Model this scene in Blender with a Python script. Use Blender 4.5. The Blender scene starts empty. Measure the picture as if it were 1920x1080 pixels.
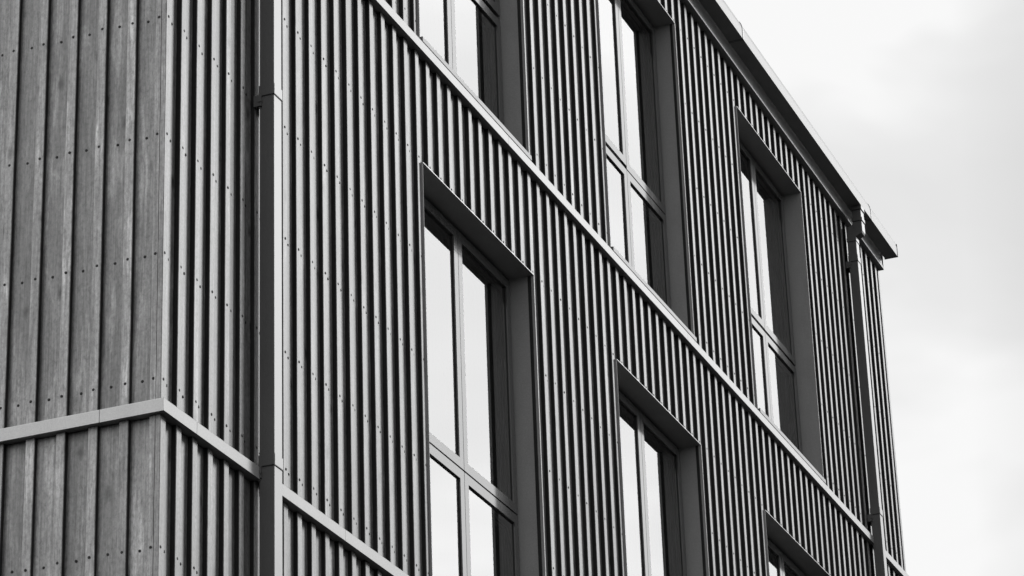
import bpy, math, random
from mathutils import Matrix, Vector
random.seed(7)
SC = bpy.context.scene
COL = SC.collection

# ------------------------------------------------------------------ camera
RT = Vector((0.37605249, -0.92601653, -0.03283142))
DN = Vector((0.37228133, 0.18343918, -0.90981134))
FW = Vector((0.84852291, 0.3299143, 0.41372143))
CAM = Vector((-10.2488, -5.5198, -4.8222))
cd = bpy.data.cameras.new('camera'); cam = bpy.data.objects.new('camera', cd); COL.objects.link(cam)
cd.sensor_width = 36; cd.lens = 5820.1 / 1920 * 36; cd.clip_start = 0.1; cd.clip_end = 5000
m = Matrix((RT, -DN, -FW)).transposed().to_4x4(); m.translation = CAM
cam.matrix_world = m
SC.camera = cam

# ------------------------------------------------------------------ light
AZ, EL = math.radians(-35), math.radians(25)       # direction towards the sun: 35 deg from +x towards -y
SUN = Vector((math.cos(EL) * math.cos(AZ), math.cos(EL) * math.sin(AZ), math.sin(EL)))
ld = bpy.data.lights.new('sun', 'SUN'); ld.energy = 2.0; ld.angle = math.radians(16); ld.color = (1, 1, 1)
sun = bpy.data.objects.new('sun', ld); COL.objects.link(sun)
sun.rotation_euler = SUN.to_track_quat('Z', 'Y').to_euler()

W = bpy.data.worlds.new('World'); SC.world = W; W.use_nodes = True
nt = W.node_tree; nt.nodes.clear()
def N(t, kind, **kw):
    n = t.nodes.new(kind)
    for k, v in kw.items():
        if k.startswith('i_'):
            n.inputs[k[2:].replace('_', ' ')].default_value = v
        else: setattr(n, k, v)
    return n
def math_(t, op, a, b=None, clamp=False):
    n = t.nodes.new('ShaderNodeMath'); n.operation = op; n.use_clamp = clamp
    for i, v in enumerate((a, b)):
        if v is None: continue
        if isinstance(v, (int, float)): n.inputs[i].default_value = v
        else: t.links.new(v, n.inputs[i])
    return n.outputs[0]
def ramp(t, fac, stops, interp='LINEAR'):
    n = t.nodes.new('ShaderNodeValToRGB'); n.color_ramp.interpolation = interp
    els = n.color_ramp.elements
    while len(els) < len(stops): els.new(0.5)
    for e, (p, c) in zip(els, stops): e.position = p; e.color = (c, c, c, 1)
    t.links.new(fac, n.inputs[0]); return n.outputs[0]
sky = N(nt, 'ShaderNodeTexSky', sky_type='NISHITA', sun_disc=False)
sky.sun_elevation = EL; sky.sun_rotation = math.pi / 2 - AZ
sky.air_density = 1.0; sky.dust_density = 4.0
bw = N(nt, 'ShaderNodeRGBToBW'); nt.links.new(sky.outputs[0], bw.inputs[0])
tc = N(nt, 'ShaderNodeTexCoord')
def dotdir(v):
    n = N(nt, 'ShaderNodeVectorMath', operation='DOT_PRODUCT'); nt.links.new(tc.outputs['Generated'], n.inputs[0])
    n.inputs[1].default_value = Vector(v).normalized(); return n.outputs['Value']
glow = ramp(nt, dotdir((0.80, -0.42, 0.43)), [(0.83, 0.0), (0.87, 0.18), (0.92, 0.8), (0.96, 1.0)])
# added sky lobes outside the view: one brightens the short wall, one the jambs
side = ramp(nt, dotdir((-0.50, 0.82, 0.28)), [(0.35, 0.0), (0.6, 0.35), (0.95, 1.0)])
jamb_fill = ramp(nt, dotdir((-0.80, -0.60, 0.10)), [(-0.0, 0.0), (0.35, 0.8), (0.8, 1.0)])
mp = N(nt, 'ShaderNodeMapping'); mp.inputs['Scale'].default_value = (5.5, 5.5, 11); mp.inputs['Location'].default_value = (1.7, 0.9, 2.6)
nt.links.new(tc.outputs['Generated'], mp.inputs[0])
cn = N(nt, 'ShaderNodeTexNoise', i_Scale=1.0, i_Detail=4.0, i_Roughness=0.48, i_Distortion=0.25); nt.links.new(mp.outputs[0], cn.inputs['Vector'])
cloud = ramp(nt, cn.outputs[0], [(0.34, 0.90), (0.44, 0.94), (0.50, 1.0), (0.56, 1.08)])
GLOW, BASE, SIDE, JAMB_FILL, NISH = 21.5, 0.4, 36.0, -7.0, 0.006
tot = math_(nt, 'MULTIPLY', bw.outputs[0], NISH)
tot = math_(nt, 'ADD', tot, BASE)
open_ = ramp(nt, dotdir((0.0, 1.0, 0.15)), [(0.0, 0.0), (0.25, 1.0)])        # sky brightened on the far side, left dark over the street to shade grooves
tot = math_(nt, 'ADD', tot, math_(nt, 'MULTIPLY', open_, 8.3))
tot = math_(nt, 'ADD', tot, math_(nt, 'MULTIPLY', glow, GLOW))
tot = math_(nt, 'ADD', tot, math_(nt, 'MULTIPLY', side, SIDE))
tot = math_(nt, 'SUBTRACT', tot, math_(nt, 'MULTIPLY', jamb_fill, JAMB_FILL))  # factor is negative: this lobe adds light to the window jambs
tot = math_(nt, 'MULTIPLY', tot, cloud)
bg = N(nt, 'ShaderNodeBackground', i_Strength=0.1); nt.links.new(tot, bg.inputs[0])
wo = N(nt, 'ShaderNodeOutputWorld'); nt.links.new(bg.outputs[0], wo.inputs[0])

SC.view_settings.view_transform = 'Standard'; SC.view_settings.look = 'None'
SC.view_settings.exposure = 0.0; SC.view_settings.gamma = 1.0; SC.view_settings.use_curve_mapping = False
SC.cycles.max_bounces = 8; SC.cycles.glossy_bounces = 5; SC.cycles.transparent_max_bounces = 12

# ------------------------------------------------------------------ materials
def new_mat(name):
    mt = bpy.data.materials.new(name); mt.use_nodes = True
    t = mt.node_tree; b = t.nodes['Principled BSDF']
    return mt, t, b
def mix_(t, a, b, f, kind='MULTIPLY'):
    n = t.nodes.new('ShaderNodeMix'); n.data_type = 'RGBA'; n.blend_type = kind
    for sock, v in (('Factor', f), ('A', a), ('B', b)):
        s_ = [x for x in n.inputs if x.name == sock and (x.type == 'RGBA' or sock == 'Factor' and x.type == 'VALUE')][0]
        if isinstance(v, (int, float)): s_.default_value = v if sock == 'Factor' else (v, v, v, 1)
        else: t.links.new(v, s_)
    return [x for x in n.outputs if x.type == 'RGBA'][0]
def wood_mat(name, base, contrast=1.0):
    """stained sawn softwood: long vertical grain, rings, blotches where the stain took unevenly, knots; each board has its own tone"""
    mt, t, b = new_mat(name)
    at = N(t, 'ShaderNodeAttribute', attribute_name='seed')
    to = N(t, 'ShaderNodeAttribute', attribute_name='tone')
    g = N(t, 'ShaderNodeTexCoord')
    cmb = N(t, 'ShaderNodeCombineXYZ')
    for i, k in enumerate((7.3, 3.1, 11.7)): t.links.new(math_(t, 'MULTIPLY', at.outputs['Fac'], k), cmb.inputs[i])
    ad = N(t, 'ShaderNodeVectorMath', operation='ADD'); t.links.new(g.outputs['Object'], ad.inputs[0]); t.links.new(cmb.outputs[0], ad.inputs[1])
    def noise(scale, detail, dist, sc=1.0, rough=0.6):
        p = N(t, 'ShaderNodeMapping'); p.inputs['Scale'].default_value = scale; t.links.new(ad.outputs[0], p.inputs[0])
        n = N(t, 'ShaderNodeTexNoise', i_Scale=sc, i_Detail=detail, i_Roughness=rough, i_Distortion=dist); t.links.new(p.outputs[0], n.inputs['Vector'])
        return n.outputs[0]
    fine = ramp(t, noise((120, 120, 5), 6, 0.4), [(0.25, 0.58), (0.5, 1.0), (0.75, 1.36)])
    ring = ramp(t, noise((30, 30, 0.8), 3, 1.6), [(0.28, 0.74), (0.47, 0.95), (0.53, 1.04), (0.75, 1.22)])
    blot = ramp(t, noise((15, 15, 2.4), 5, 0.6), [(0.22, 0.66), (0.5, 1.0), (0.56, 1.06), (0.64, 1.6)])
    pit = ramp(t, noise((70, 70, 45), 5, 0.2, rough=0.75), [(0.28, 0.5), (0.5, 1.0), (0.72, 1.4)])
    # knots
    kp = N(t, 'ShaderNodeMapping'); kp.inputs['Scale'].default_value = (8, 8, 4.0); t.links.new(ad.outputs[0], kp.inputs[0])
    kd = N(t, 'ShaderNodeTexNoise', i_Scale=30.0, i_Detail=2.0); t.links.new(g.outputs['Object'], kd.inputs['Vector'])
    vo = N(t, 'ShaderNodeTexVoronoi', i_Scale=1.0, i_Randomness=1.0); t.links.new(kp.outputs[0], vo.inputs['Vector'])
    kdist = math_(t, 'ADD', vo.outputs['Distance'], math_(t, 'MULTIPLY', math_(t, 'SUBTRACT', kd.outputs[0], 0.5), 0.10))
    knot = ramp(t, kdist, [(0.05, 0.25), (0.11, 0.65), (0.17, 1.0)])
    c = mix_(t, fine, ring, contrast); c = mix_(t, c, blot, contrast); c = mix_(t, c, pit, contrast); c = mix_(t, c, knot, 1.0)
    c = mix_(t, c, base, 1.0); c = mix_(t, c, to.outputs['Color'], 1.0)
    t.links.new(c, b.inputs['Base Color'])
    b.inputs['Roughness'].default_value = 0.46; b.inputs['Specular IOR Level'].default_value = 0.24
    bp = N(t, 'ShaderNodeBump', i_Strength=0.35, i_Distance=0.001); t.links.new(c, bp.inputs['Height']); t.links.new(bp.outputs[0], b.inputs['Normal'])
    return mt
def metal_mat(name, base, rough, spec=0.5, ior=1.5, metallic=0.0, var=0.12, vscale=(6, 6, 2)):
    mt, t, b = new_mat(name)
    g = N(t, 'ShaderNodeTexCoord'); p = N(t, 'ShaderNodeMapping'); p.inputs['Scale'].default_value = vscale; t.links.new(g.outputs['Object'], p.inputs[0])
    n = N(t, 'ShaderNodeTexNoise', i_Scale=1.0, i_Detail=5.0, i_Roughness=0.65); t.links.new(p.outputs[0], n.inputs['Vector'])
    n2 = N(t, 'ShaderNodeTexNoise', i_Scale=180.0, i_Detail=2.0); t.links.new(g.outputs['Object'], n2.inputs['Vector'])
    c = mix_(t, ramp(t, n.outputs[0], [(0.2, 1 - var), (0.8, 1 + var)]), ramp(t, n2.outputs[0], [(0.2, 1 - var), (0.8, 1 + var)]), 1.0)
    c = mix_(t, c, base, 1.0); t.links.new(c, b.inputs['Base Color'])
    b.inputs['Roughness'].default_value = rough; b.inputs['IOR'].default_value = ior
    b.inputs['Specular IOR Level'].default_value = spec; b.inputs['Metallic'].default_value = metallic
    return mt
M = {}
M['batten'] = wood_mat('batten_wood', 0.15, 1.0)
M['board'] = wood_mat('board_wood', 0.12, 1.0)
M['batten_edge'] = metal_mat('black_batten_edge', 0.028, 0.7, spec=0.1, var=0.3, vscale=(20, 20, 3))   # side faces of the battens are near-black on both walls
M['ledge'] = metal_mat('zinc_flashing', 0.28, 0.48, spec=0.3)
M['trim'] = metal_mat('grey_casing', 0.29, 0.6, spec=0.10)
M['sill'] = metal_mat('sill_sheet', 0.16, 0.5, spec=0.25)
M['edge'] = metal_mat('bare_metal_lip', 0.30, 0.40)
M['frame'] = metal_mat('window_frame_paint', 0.09, 0.10, ior=1.8, var=0.04)
M['gap'] = metal_mat('rubber_seal', 0.012, 0.6)
M['pipe'] = metal_mat('dark_coated_steel', 0.095, 0.46, spec=0.42)
M['gutter'] = metal_mat('grey_coated_gutter', 0.21, 0.50, spec=0.26)
M['screw'] = metal_mat('blackened_screw', 0.008, 0.6, spec=0.1)
M['mem'] = metal_mat('black_membrane', 0.012, 0.9)
M['room'] = metal_mat('room_plaster', 0.5, 0.9)
M['roof'] = metal_mat('roof_sheet', 0.18, 0.5)
def glass_mat(name, ior, tint):
    mt = bpy.data.materials.new(name); mt.use_nodes = True; t = mt.node_tree; t.nodes.clear()
    fr = N(t, 'ShaderNodeFresnel', i_IOR=ior); gl = N(t, 'ShaderNodeBsdfGlossy', i_Roughness=0.0); gl.inputs['Color'].default_value = (1, 1, 1, 1)
    tr = N(t, 'ShaderNodeBsdfTransparent'); tr.inputs['Color'].default_value = (tint, tint, tint, 1)
    # faint roller wave of tempered glass
    g = N(t, 'ShaderNodeTexCoord'); n = N(t, 'ShaderNodeTexNoise', i_Scale=2.2, i_Detail=1.0); t.links.new(g.outputs['Object'], n.inputs['Vector'])
    bp = N(t, 'ShaderNodeBump', i_Strength=0.06, i_Distance=0.002); t.links.new(n.outputs[0], bp.inputs['Height']); t.links.new(bp.outputs[0], gl.inputs['Normal'])
    mx = N(t, 'ShaderNodeMixShader'); o = N(t, 'ShaderNodeOutputMaterial')
    t.links.new(fr.outputs[0], mx.inputs[0]); t.links.new(tr.outputs[0], mx.inputs[1]); t.links.new(gl.outputs[0], mx.inputs[2]); t.links.new(mx.outputs[0], o.inputs[0])
    return mt
M['glass'] = glass_mat('coated_glass', 4.6, 0.9)
gm, gt, gb = new_mat('dark_asphalt')  # very dark, matt ground colour
gn = N(gt, 'ShaderNodeTexNoise', i_Scale=40.0, i_Detail=6.0); gt.links.new(ramp(gt, gn.outputs[0], [(0.3, 0.010), (0.7, 0.022)]), gb.inputs['Base Color']); gb.inputs['Roughness'].default_value = 0.9; gb.inputs['Specular IOR Level'].default_value = 0.0
M['ground'] = gm

# ------------------------------------------------------------------ mesh helpers
class MB:
    def __init__(s): s.v = []; s.f = []; s.mi = []; s.seed = []; s.tone = []; s.mats = []
    def mat(s, k):
        if k not in s.mats: s.mats.append(k)
        return s.mats.index(k)
    def add(s, vs, fs, k, tone=1.0, seed=0.0):
        n = len(s.v); s.v += [tuple(v) for v in vs]; i = s.mat(k)
        for f in fs: s.f.append(tuple(n + a for a in f)); s.mi.append(i)
        s.seed += [seed] * len(vs); s.tone += [tone] * len(vs)
    def box(s, a, b, k, tone=1.0, seed=0.0):
        x0, y0, z0 = a; x1, y1, z1 = b
        vs = [(x0, y0, z0), (x1, y0, z0), (x1, y1, z0), (x0, y1, z0), (x0, y0, z1), (x1, y0, z1), (x1, y1, z1), (x0, y1, z1)]
        s.add(vs, [(0, 3, 2, 1), (4, 5, 6, 7), (0, 1, 5, 4), (1, 2, 6, 5), (2, 3, 7, 6), (3, 0, 4, 7)], k, tone, seed)
    def prism(s, poly, axis, a, b, k, tone=1.0, seed=0.0, edge=None):
        """closed polygon in the two other axes (in x,y,z order) extruded along axis from a to b"""
        n = len(poly); vs = []
        for h in (a, b):
            for p in poly:
                q = list(p); q.insert(axis, h); vs.append(q)
        fs = [tuple(range(n))[::-1], tuple(range(n, 2 * n))] + [(i, (i + 1) % n, n + (i + 1) % n, n + i) for i in range(n)]
        s.add(vs, fs, k, tone, seed)
        if edge:
            ei = s.mat(edge[0])
            for i in edge[1]: s.mi[len(s.mi) - n + i] = ei
    def build(s, name, parent=None, kind=None, flip=True):
        me = bpy.data.meshes.new(name); me.from_pydata(s.v, [], s.f); me.update()
        for k in s.mats: me.materials.append(M[k])
        me.polygons.foreach_set('material_index', s.mi)
        for nm, dat in (('seed', s.seed), ('tone', s.tone)):
            at = me.attributes.new(nm, 'FLOAT', 'POINT'); at.data.foreach_set('value', dat)
        import bmesh
        bm = bmesh.new(); bm.from_mesh(me)
        if flip: bmesh.ops.recalc_face_normals(bm, faces=bm.faces)
        bm.to_mesh(me); bm.free()
        o = bpy.data.objects.new(name, me); COL.objects.link(o)
        if parent: o.parent = parent
        if kind: o['kind'] = kind
        return o

# ------------------------------------------------------------------ building
P = 0.1417; BW_ = 0.045; DEP = 0.022
XE = 12.17
STOR = 3.02
GROUND = -6.45
WX = [(19, 30), (39, 50), (59, 70)]                      # the opening lies between these battens
def bx(k): return -0.005 + P * k
OPEN = [(bx(a) + BW_ - 0.004, bx(b) + 0.004) for a, b in WX]
HEAD = [-0.72, 2.30, 5.325]
SILL = [-3.00, 0.02, 3.03]
LEDGE = [-3.02, 0.0, 3.01]                               # storey lines
TOP = 5.86

house = bpy.data.objects.new('timber_building', None); COL.objects.link(house); house.location = (0, 0, GROUND)
house['label'] = 'three storey building clad in grey vertical timber battens with tall windows and dark downpipes'
house['category'] = 'building'
def kid(mb, name, parent=house, kind=None):
    o = mb.build(name, None, kind, name != 'pane')
    if parent is not None:
        o.parent = parent
        root = parent
        o.matrix_parent_inverse = Matrix.Identity(4)
        off = Vector((0, 0, 0)); q = parent
        while q is not None: off += q.location; q = q.parent
        # bring the mesh into the parent's space so that it stays where it was built
        o.data.transform(Matrix.Translation(-off))
    return o

def batten_front(mb, x, z0, z1, tone, seed, w=BW_):
    j = random.uniform(-0.0012, 0.0012); c = 0.0025; y = random.uniform(-0.001, 0.001)
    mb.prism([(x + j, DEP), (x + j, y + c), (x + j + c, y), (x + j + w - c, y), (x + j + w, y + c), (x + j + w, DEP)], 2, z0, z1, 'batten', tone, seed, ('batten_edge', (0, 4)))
def board_front(mb, x0, x1, z0, z1, tone, seed):
    y = DEP + random.uniform(-0.001, 0.0015)
    mb.box((x0, y, z0), (x1, y + 0.02, z1), 'board', tone, seed)
SEG = [(-6.40, -3.075, 0), (-3.02, -0.065, 0), (-0.01, 2.955, 1), (3.00, 5.80, 2)]     # storeys of the long side
screw_pts = []
rnd = random.random
ROWS = {-1: [-5.9, -5.35, -4.8, -4.2, -3.66], 0: [-2.93, -2.36, -1.78, -1.20, -0.635], 1: [0.089, 0.647, 1.206, 1.767, 2.33], 2: [3.115, 3.675, 4.235, 4.795, 5.36]}
for (z0, z1, row) in SEG:
    st = -1 if z1 < -3.05 else row
    mb = MB()
    tones = {}
    for k in range(-0, 87):
        x = bx(k)
        if k == 86: continue
        tb = random.uniform(0.80, 1.16); sb = rnd() * 40; tr_ = random.uniform(0.78, 1.18); sr = rnd() * 40
        inwin = None
        if st >= 0:
            for (a, b) in WX:
                if a < k < b: inwin = 'in'
                if k == a: inwin = 'rec'
        zb = z0
        if inwin: zb = HEAD[st] + 0.004
        if k == 0:
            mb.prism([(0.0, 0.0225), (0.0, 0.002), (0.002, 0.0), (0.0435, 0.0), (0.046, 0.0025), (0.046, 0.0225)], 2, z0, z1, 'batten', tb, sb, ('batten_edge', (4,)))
        else:
            batten_front(mb, x, z0 if inwin == 'rec' else zb, z1, tb, sb)
        xr = bx(k + 1) if k < 85 else XE - 0.045
        board_front(mb, x + BW_ - 0.016, xr + 0.016, zb, z1, tr_, sr)
        for zr in ROWS[st]:
            if x > 12: continue
            jz = random.uniform(-0.004, 0.004)
            if not (inwin == 'in' and zr < zb): screw_pts.append((x + BW_ / 2 + random.uniform(-.003, .003), 0.0, zr + jz, 'f', st))
            if not (inwin and zr < zb): screw_pts.append(((x + BW_ + xr) / 2 + random.uniform(-.004, .004), DEP, zr + 0.004 + jz + random.uniform(-.003, .003), 'f', st))
    mb.box((XE - 0.045, 0.0, z0), (XE - 0.002, DEP + 0.02, z1), 'batten', 1.0, 3.0)
    kid(mb, 'cladding')
# short side
YS = [0.145 + 0.1447 * k for k in range(60)]
for (z0, z1, row) in SEG:
    st = -1 if z1 < -3.05 else row
    mb = MB()
    mb.prism([(0.0, 0.0250), (0.0, 0.050), (0.0225, 0.050), (0.0225, 0.0250)], 2, z0, z1, 'batten', 1.02, 9.1 + row)
    prev = 0.050
    for k, y in enumerate(YS):
        tb = random.uniform(0.82, 1.16); sb = rnd() * 40; tr_ = random.uniform(0.74, 1.14); sr = rnd() * 40
        w = 0.0425; c = 0.0025; x = random.uniform(-0.001, 0.001); j = random.uniform(-0.0015, 0.0015)
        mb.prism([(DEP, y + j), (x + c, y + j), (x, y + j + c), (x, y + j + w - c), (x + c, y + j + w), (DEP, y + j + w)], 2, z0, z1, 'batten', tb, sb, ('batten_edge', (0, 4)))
        xx = DEP + random.uniform(-0.001, 0.0015)
        mb.box((xx, prev - 0.016, z0), (xx + 0.02, y + 0.016, z1), 'board', tr_, sr)
        for zr in ROWS[st]:
            if k < 14:
                jz = random.uniform(-0.004, 0.004)
                screw_pts.append((0.0, y + w / 2 + random.uniform(-.003, .003), zr + jz, 's', st))
                screw_pts.append((DEP, (prev + y) / 2 + random.uniform(-.004, .004), zr + 0.004 + jz + random.uniform(-.003, .003), 's', st))
                if k == 0: screw_pts.append((0.0, 0.036, zr + jz, 's', st))
        prev = y + w
    kid(mb, 'cladding')

# wall core: membrane right behind the boards, holes for the windows, rooms behind them
mb = MB()
YC = 0.044
def strip(x0, x1, z0, z1): mb.box((x0, YC, z0), (x1, 0.30, z1), 'mem')
for i in range(3):
    zlo, zhi = SILL[i] - 0.02, HEAD[i]
    xs = [0.30] + [v for o in OPEN for v in o] + [XE - 0.03]
    for a, b in zip(xs[0::2], xs[1::2]): strip(a, b, zlo, zhi)
    ztop = SILL[i + 1] - 0.02 if i < 2 else TOP - 0.02
    strip(0.30, XE - 0.03, zhi, ztop)
strip(0.30, XE - 0.03, GROUND, SILL[0] - 0.02)
mb.box((YC, YC, GROUND), (0.30, 8.7, TOP - 0.02), 'mem')
mb.box((XE - 0.25, 0.30, GROUND), (XE - 0.03, 8.7, TOP - 0.02), 'mem')
mb.box((0.30, 8.45, GROUND), (XE - 0.25, 8.7, TOP - 0.02), 'mem')
for z in (-3.12, -0.10, 2.92): mb.box((0.30, 0.30, z), (XE - 0.25, 8.45, z + 0.09), 'room')
mb.box((0.30, 3.5, GROUND), (XE - 0.25, 3.6, TOP - 0.05), 'room')
kid(mb, 'wall')
mb = MB(); mb.prism([(-0.02, TOP + 0.002), (4.35, TOP + 0.45), (8.8, TOP + 0.002), (8.8, TOP - 0.02), (-0.02, TOP - 0.02)], 0, 0.03, XE, 'roof'); 
kid(mb, 'roof')

# ledges (drip flashings): along the long side they stop at the downpipes; around the corner they run on
def flash_front(mb, x0, x1, zt, e=0.030, h=0.056):
    mb.prism([(0.022, zt + 0.016), (-e + 0.003, zt + 0.001), (-e, zt - 0.003), (-e, zt - h), (-e + 0.004, zt - h), (0.022, zt - h + 0.004)], 0, x0, x1, 'ledge')
def flash_side(mb, y0, y1, zt, e=0.030, h=0.056):
    mb.prism([(0.022, zt + 0.016), (-e + 0.003, zt + 0.001), (-e, zt - 0.003), (-e, zt - h), (-e + 0.004, zt - h), (0.022, zt - h + 0.004)], 1, y0, y1, 'ledge')
PX1, PX2 = 0.843, 11.125                                     # left edges of the two downpipes
PWD = 0.080
for zt in (-3.03, -0.016, 2.994):
    mb = MB()
    # mitred corner piece
    e, h = 0.030, 0.056
    prof = [(0.022, 0.016), (-e + 0.003, 0.001), (-e, -0.003), (-e, -h), (-e + 0.004, -h), (0.022, -h + 0.004)]
    n = len(prof); vs = [(0.258, y, zt + z) for y, z in prof] + [(y, y, zt + z) for y, z in prof] + [(y, 0.262, zt + z) for y, z in prof]
    fs = [(i, (i + 1) % n, n + (i + 1) % n, n + i) for i in range(n)] + [(n + i, n + (i + 1) % n, 2 * n + (i + 1) % n, 2 * n + i) for i in range(n)]
    fs += [tuple(range(n)), tuple(range(2 * n, 3 * n))]
    mb.add(vs, fs, 'ledge')
    kid(mb, 'ledge')
    a = MB(); flash_front(a, 0.2605, PX1 + 0.002, zt); kid(a, 'ledge')
    a = MB(); flash_side(a, 0.2645, 3.0, zt); kid(a, 'ledge')
    a = MB(); flash_side(a, 3.0025, 8.6, zt); kid(a, 'ledge')
    x = PX1 + PWD - 0.03; first = True
    xs = [x, 2.80, 5.80, 8.80, PX2 + 0.01] if zt < -1 else ([x, 1.70, 4.70, 7.70, PX2 + 0.01] if zt < 1 else [x, 3.9, 6.9, 9.9, PX2 + 0.01])
    for p, q in zip(xs, xs[1:]):
        a = MB(); flash_front(a, p + 0.001, q - 0.001, zt); kid(a, 'ledge')
    a = MB(); flash_front(a, PX2 + PWD - 0.01, XE + 0.01, zt); kid(a, 'ledge')

# ------------------------------------------------------------------ windows
FY = 0.120                                                   # plane of the frame's face
def window(i, j, leaf_gap):
    x0, x1 = OPEN[j]; zs, zh = SILL[i], HEAD[i]
    w = bpy.data.objects.new('window', None); COL.objects.link(w); w.parent = house; w.location = ((x0 + x1) / 2, 0, zs - GROUND)
    T = 0.003
    c = MB()     # sheet metal lining of the opening: jambs, soffit, with a bright folded lip at the front
    c.box((x0 - 0.001, -0.012, zs), (x0 + T, FY + 0.05, zh - T), 'trim')
    c.box((x1 - T, -0.012, zs), (x1 + 0.001, FY + 0.05, zh - T), 'trim')
    c.box((x0 - 0.001, -0.012, zh - T), (x1 + 0.001, FY + 0.05, zh + 0.001), 'trim')
    kid(c, 'casing', w)
    c = MB()
    c.box((x1 - T, -0.0150, zs), (x1 + 0.0015, -0.0125, zh), 'edge')
    c.box((x0 - 0.001, -0.0150, zh - T), (x1 + 0.0015, -0.0125, zh + 0.001), 'edge')
    kid(c, 'casing_lip', w)
    c = MB(); c.box((x0 + 0.001, -0.029, zs - 0.030), (x1 - 0.001, FY, zs - 0.002), 'sill'); kid(c, 'sill', w)
    ax0, ax1 = x0 + T + 0.001, x1 - T - 0.001
    mx = (ax0 + ax1) / 2; zt = zs + 0.885                     # mullion and transom
    O = 0.045
    f = MB()
    f.box((ax0, FY + 0.012, zs + 0.015), (ax0 + O, FY + 0.075, zh - T - 0.001), 'frame')
    f.box((ax1 - O, FY + 0.012, zs + 0.015), (ax1, FY + 0.075, zh - T - 0.001), 'frame')
    f.box((ax0 + O, FY + 0.012, zh - T - 0.001 - O), (ax1 - O, FY + 0.075, zh - T - 0.001), 'frame')
    f.box((ax0 + O, FY + 0.012, zs + 0.015), (ax1 - O, FY + 0.075, zs + 0.015 + O), 'frame')
    f.box((mx - 0.02, FY + 0.022, zs + 0.015 + O), (mx + 0.02, FY + 0.075, zh - T - 0.001 - O), 'frame')
    f.box((ax0 + O, FY + 0.022, zt - 0.02), (mx - 0.02, FY + 0.074, zt + 0.02), 'gap')
    f.box((mx + 0.02, FY + 0.022, zt - 0.02), (ax1 - O, FY + 0.074, zt + 0.02), 'gap')
    kid(f, 'frame', w)
    G = 0.0025
    for a, b in ((ax0 + 0.022, mx - G), (mx + G, ax1 - 0.022)):
        for up in (0, 1):
            gl, gr = leaf_gap
            gp = (gl if a < mx - 0.1 else gr)
            z0 = zt + gp if up else zs + 0.02
            z1 = zh - T - 0.024 if up else zt - 0.004
            S = 0.052; BD = 0.016
            sm = MB(); y0, y1 = FY, FY + 0.045
            sm.box((a, y0, z0), (a + S, y1, z1), 'frame'); sm.box((b - S, y0, z0), (b, y1, z1), 'frame')
            sm.box((a + S, y0, z1 - S), (b - S, y1, z1), 'frame'); sm.box((a + S, y0, z0), (b - S, y1, z0 + S), 'frame')
            # glazing seal: a thin dark line all round
            q = 0.0025
            sm.box((a + S, y0 + 0.008, z0 + S), (a + S + q, y0 + 0.0115, z1 - S), 'gap'); sm.box((b - S - q, y0 + 0.008, z0 + S), (b - S, y0 + 0.0115, z1 - S), 'gap')
            sm.box((a + S + q, y0 + 0.008, z1 - S - q), (b - S - q, y0 + 0.0115, z1 - S), 'gap'); sm.box((a + S + q, y0 + 0.008, z0 + S), (b - S - q, y0 + 0.0115, z0 + S + q), 'gap')
            so = kid(sm, 'sash', w)
            pg = MB(); px0, px1, pz0, pz1 = a + S + q, b - S - q, z0 + S + q, z1 - S - q
            yg = y0 + 0.012
            pg.add([(px0, yg, pz0), (px1, yg, pz0), (px1, yg, pz1), (px0, yg, pz1)], [(0, 1, 2, 3)], 'glass')
            e2 = 0.032; yb = yg + 0.016
            pg.add([(px0 + e2, yb, pz0 + e2), (px1 - e2, yb, pz0 + e2), (px1 - e2, yb, pz1 - e2), (px0 + e2, yb, pz1 - e2)], [(0, 1, 2, 3)], 'glass')
            kid(pg, 'pane', w)
            sp = MB()
            sp.box((px0, yb - 0.002, pz0), (px0 + e2, yb + 0.006, pz1), 'edge'); sp.box((px1 - e2, yb - 0.002, pz0), (px1, yb + 0.006, pz1), 'edge')
            sp.box((px0 + e2, yb - 0.002, pz1 - e2), (px1 - e2, yb + 0.006, pz1), 'edge'); sp.box((px0 + e2, yb - 0.002, pz0), (px1 - e2, yb + 0.006, pz0 + e2), 'edge')
            kid(sp, 'glazing_spacer', w)
    return w
for i in range(3):
    for j in range(3):
        window(i, j, {(2, 0): (0.030, 0.030), (2, 1): (0.026, 0.006), (2, 2): (0.022, 0.020)}.get((i, j), (0.006, 0.006)))

# ------------------------------------------------------------------ eaves
mb = MB()   # fascia flashing
mb.prism([(0.03, 5.626), (-0.040, 5.622), (-0.041, 5.630), (-0.033, 5.665), (-0.030, TOP - 0.03), (0.03, TOP - 0.03)], 0, 0.0, XE - 0.005, 'ledge')
mb.box((XE - 0.0045, -0.040, 5.618), (XE + 0.003, 0.03, TOP - 0.03), 'ledge')
kid(mb, 'fascia')
gx = [-0.05, 4.20, 8.19, 11.43, XE + 0.02]
GO, GI, GB, GT = -0.158, -0.052, 5.722, 5.862
gutter = None
for p, q in zip(gx, gx[1:]):
    mb = MB()
    t_ = 0.003
    mb.prism([(GI, GT - 0.01), (GI, GB), (GO, GB), (GO, GT - 0.060), (GO + 0.006, GT - 0.030), (GO + 0.016, GT - 0.006), (GO + 0.024, GT), (GO + 0.034, GT - 0.004), (GO + 0.024, GT - 0.008), (GO + 0.010, GT - 0.032),
              (GO + t_, GT - 0.060), (GO + t_, GB + t_), (GI - t_, GB + t_), (GI - t_, GT - 0.01)], 0, p + 0.0012, q - 0.0012, 'gutter')
    kid(mb, 'gutter')
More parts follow.
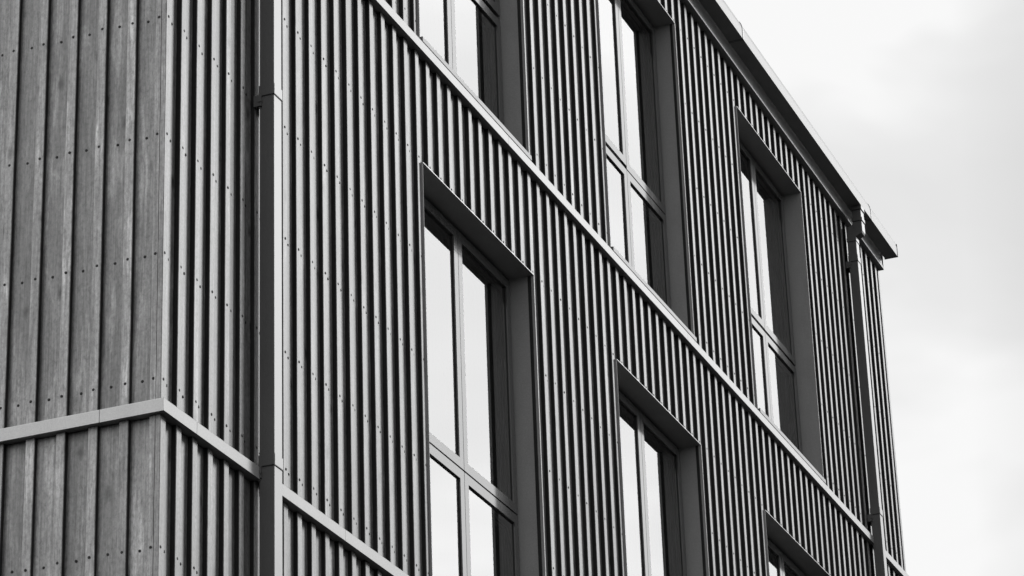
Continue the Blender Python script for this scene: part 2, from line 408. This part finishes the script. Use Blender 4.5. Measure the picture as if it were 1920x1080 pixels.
for q in gx[1:-1]:
    mb = MB()
    mb.prism([(GI + 0.001, GT - 0.02), (GI + 0.001, GB - 0.003), (GO - 0.003, GB - 0.003), (GO - 0.003, GT - 0.058), (GO + 0.003, GT - 0.027), (GO + 0.013, GT - 0.003), (GO + 0.023, GT + 0.004), (GO + 0.036, GT - 0.002),(GO + 0.024, GT + 0.0008), (GO + 0.015, GT - 0.0055),
              (GO + 0.0055, GT - 0.0295), (GO - 0.0004, GT - 0.060), (GO - 0.0004, GB - 0.0003), (GI + 0.0005, GB - 0.0003), (GI + 0.0005, GT - 0.02)], 0, q - 0.012, q + 0.012, 'pipe')
    kid(mb, 'gutter_joint')
mb = MB(); mb.box((XE + 0.019, GO - 0.004, GB - 0.004), (XE + 0.027, GI + 0.004, GT - 0.030), 'pipe'); kid(mb, 'gutter_end_cap')

# ------------------------------------------------------------------ downpipes
YF, YB = -0.095, -0.025
def chamf(x0, x1, y0, y1, c=0.006):
    return [(x0 + c, y0), (x1 - c, y0), (x1, y0 + c), (x1, y1), (x0, y1), (x0, y0 + c)]
def downpipe(x, joints, outlet):
    root = MB(); x1 = x + PWD
    
    root.prism(chamf(x, x1, YF, YB, 0.003), 2, GROUND + 0.05, 5.449, 'pipe')
    # swan neck: back pipe leans out to the gutter and drops from it
    root.prism([(-0.153, GB - 0.001), (-0.153, 5.500), (-0.146, 5.484), (YF - 0.001, 5.462), (YF - 0.001, 5.450), (YB + 0.001, 5.450), (YB + 0.001, 5.545), (-0.072, 5.560), (-0.083, 5.575), (-0.083, GB - 0.001)], 0, x - 0.0015, x1 + 0.0015, 'pipe')
    o = kid(root, 'downpipe')
    def collar(z, h=0.05, y0=YF, y1=YB, g=0.0035):
        c = MB(); c.prism(chamf(x - g, x1 + g, y0 - g, y1 + g, 0.004), 2, z, z + h, 'pipe'); k = kid(c, 'collar', None); k.parent = o; k.data.transform(Matrix.Translation((0, 0, -GROUND)))
        c = MB(); c.box((x - g - 0.0006, y0 - g - 0.0006, z - 0.004), (x1 + g + 0.0006, y1, z), 'gap'); k = kid(c, 'seam', None); k.parent = o; k.data.transform(Matrix.Translation((0, 0, -GROUND)))
    for z in joints:
        collar(z)
        c = MB()   # wall bracket behind the joint: strap ears with a bolt
        c.box((x - 0.012, YB - 0.012, z - 0.055), (x - 0.0005, 0.0, z + 0.0), 'pipe')
        c.box((x - 0.016, YB - 0.016, z - 0.036), (x - 0.0121, YB + 0.002, z - 0.022), 'pipe')
        c.box((x1 + 0.0005, YB - 0.012, z - 0.055), (x1 + 0.008, 0.0, z), 'pipe')
        k = kid(c, 'bracket', None); k.parent = o; k.data.transform(Matrix.Translation((0, 0, -GROUND)))
    collar(5.425, 0.03); collar(5.59, 0.025, -0.153, -0.083, 0.006); collar(GB - 0.035, 0.03, -0.153, -0.083, 0.007)
    return o
downpipe(PX1, [-4.8, -1.6, -0.012, 1.772, 3.6, 5.255], 0)
downpipe(PX2, [-4.8, -1.6, 0.0, 1.6, 3.165, 5.255], 0)

# ------------------------------------------------------------------ screws
def screw_geo(mb, p):
    x, y, z, s, st = p
    r = 0.0064; n = 7; prot = 0.0022
    vs = []
    for rr, d in ((r, -0.0005), (r, prot * 0.6), (r * 0.55, prot)):
        for i in range(n):
            a = 2 * math.pi * i / n
            vs.append((x + rr * math.cos(a), y - d, z + rr * math.sin(a)) if s == 'f' else (x - d, y + rr * math.cos(a), z + rr * math.sin(a)))
    fs = []
    for k in range(2):
        for i in range(n): fs.append((k * n + i, k * n + (i + 1) % n, (k + 1) * n + (i + 1) % n, (k + 1) * n + i))
    fs.append(tuple(range(2 * n, 3 * n)))
    mb.add(vs, fs, 'screw')
F = 5820.1
def proj(p):
    d = Vector(p[:3]) - CAM; z = d.dot(FW)
    return 960 + F * d.dot(RT) / z, 540 + F * d.dot(DN) / z, z
vis = []; rest = []
for p in screw_pts:
    u, v, z = proj(p)
    hid = p[3] == 'f' and p[4] >= 0 and PX1 - 0.06 < p[0] < PX1 + PWD + 0.15
    (vis if (0 < u < 1920 and 0 < v < 1080 and not hid) else rest).append((z, p))
vis.sort(key=lambda a: a[0]); near = [p for _, p in vis[:100]]; rest = [p for _, p in vis[100:]] + [p for _, p in rest]
for p in near:
    mb = MB(); screw_geo(mb, p); kid(mb, 'screw')
mb = MB()
for p in rest: screw_geo(mb, p)
kid(mb, 'screw', house, 'stuff')

# ------------------------------------------------------------------ ground
mb = MB(); mb.add([(-900, -900, GROUND), (900, -900, GROUND), (900, 900, GROUND), (-900, 900, GROUND)], [(0, 1, 2, 3)], 'ground')
mb.build('ground', None, 'structure')
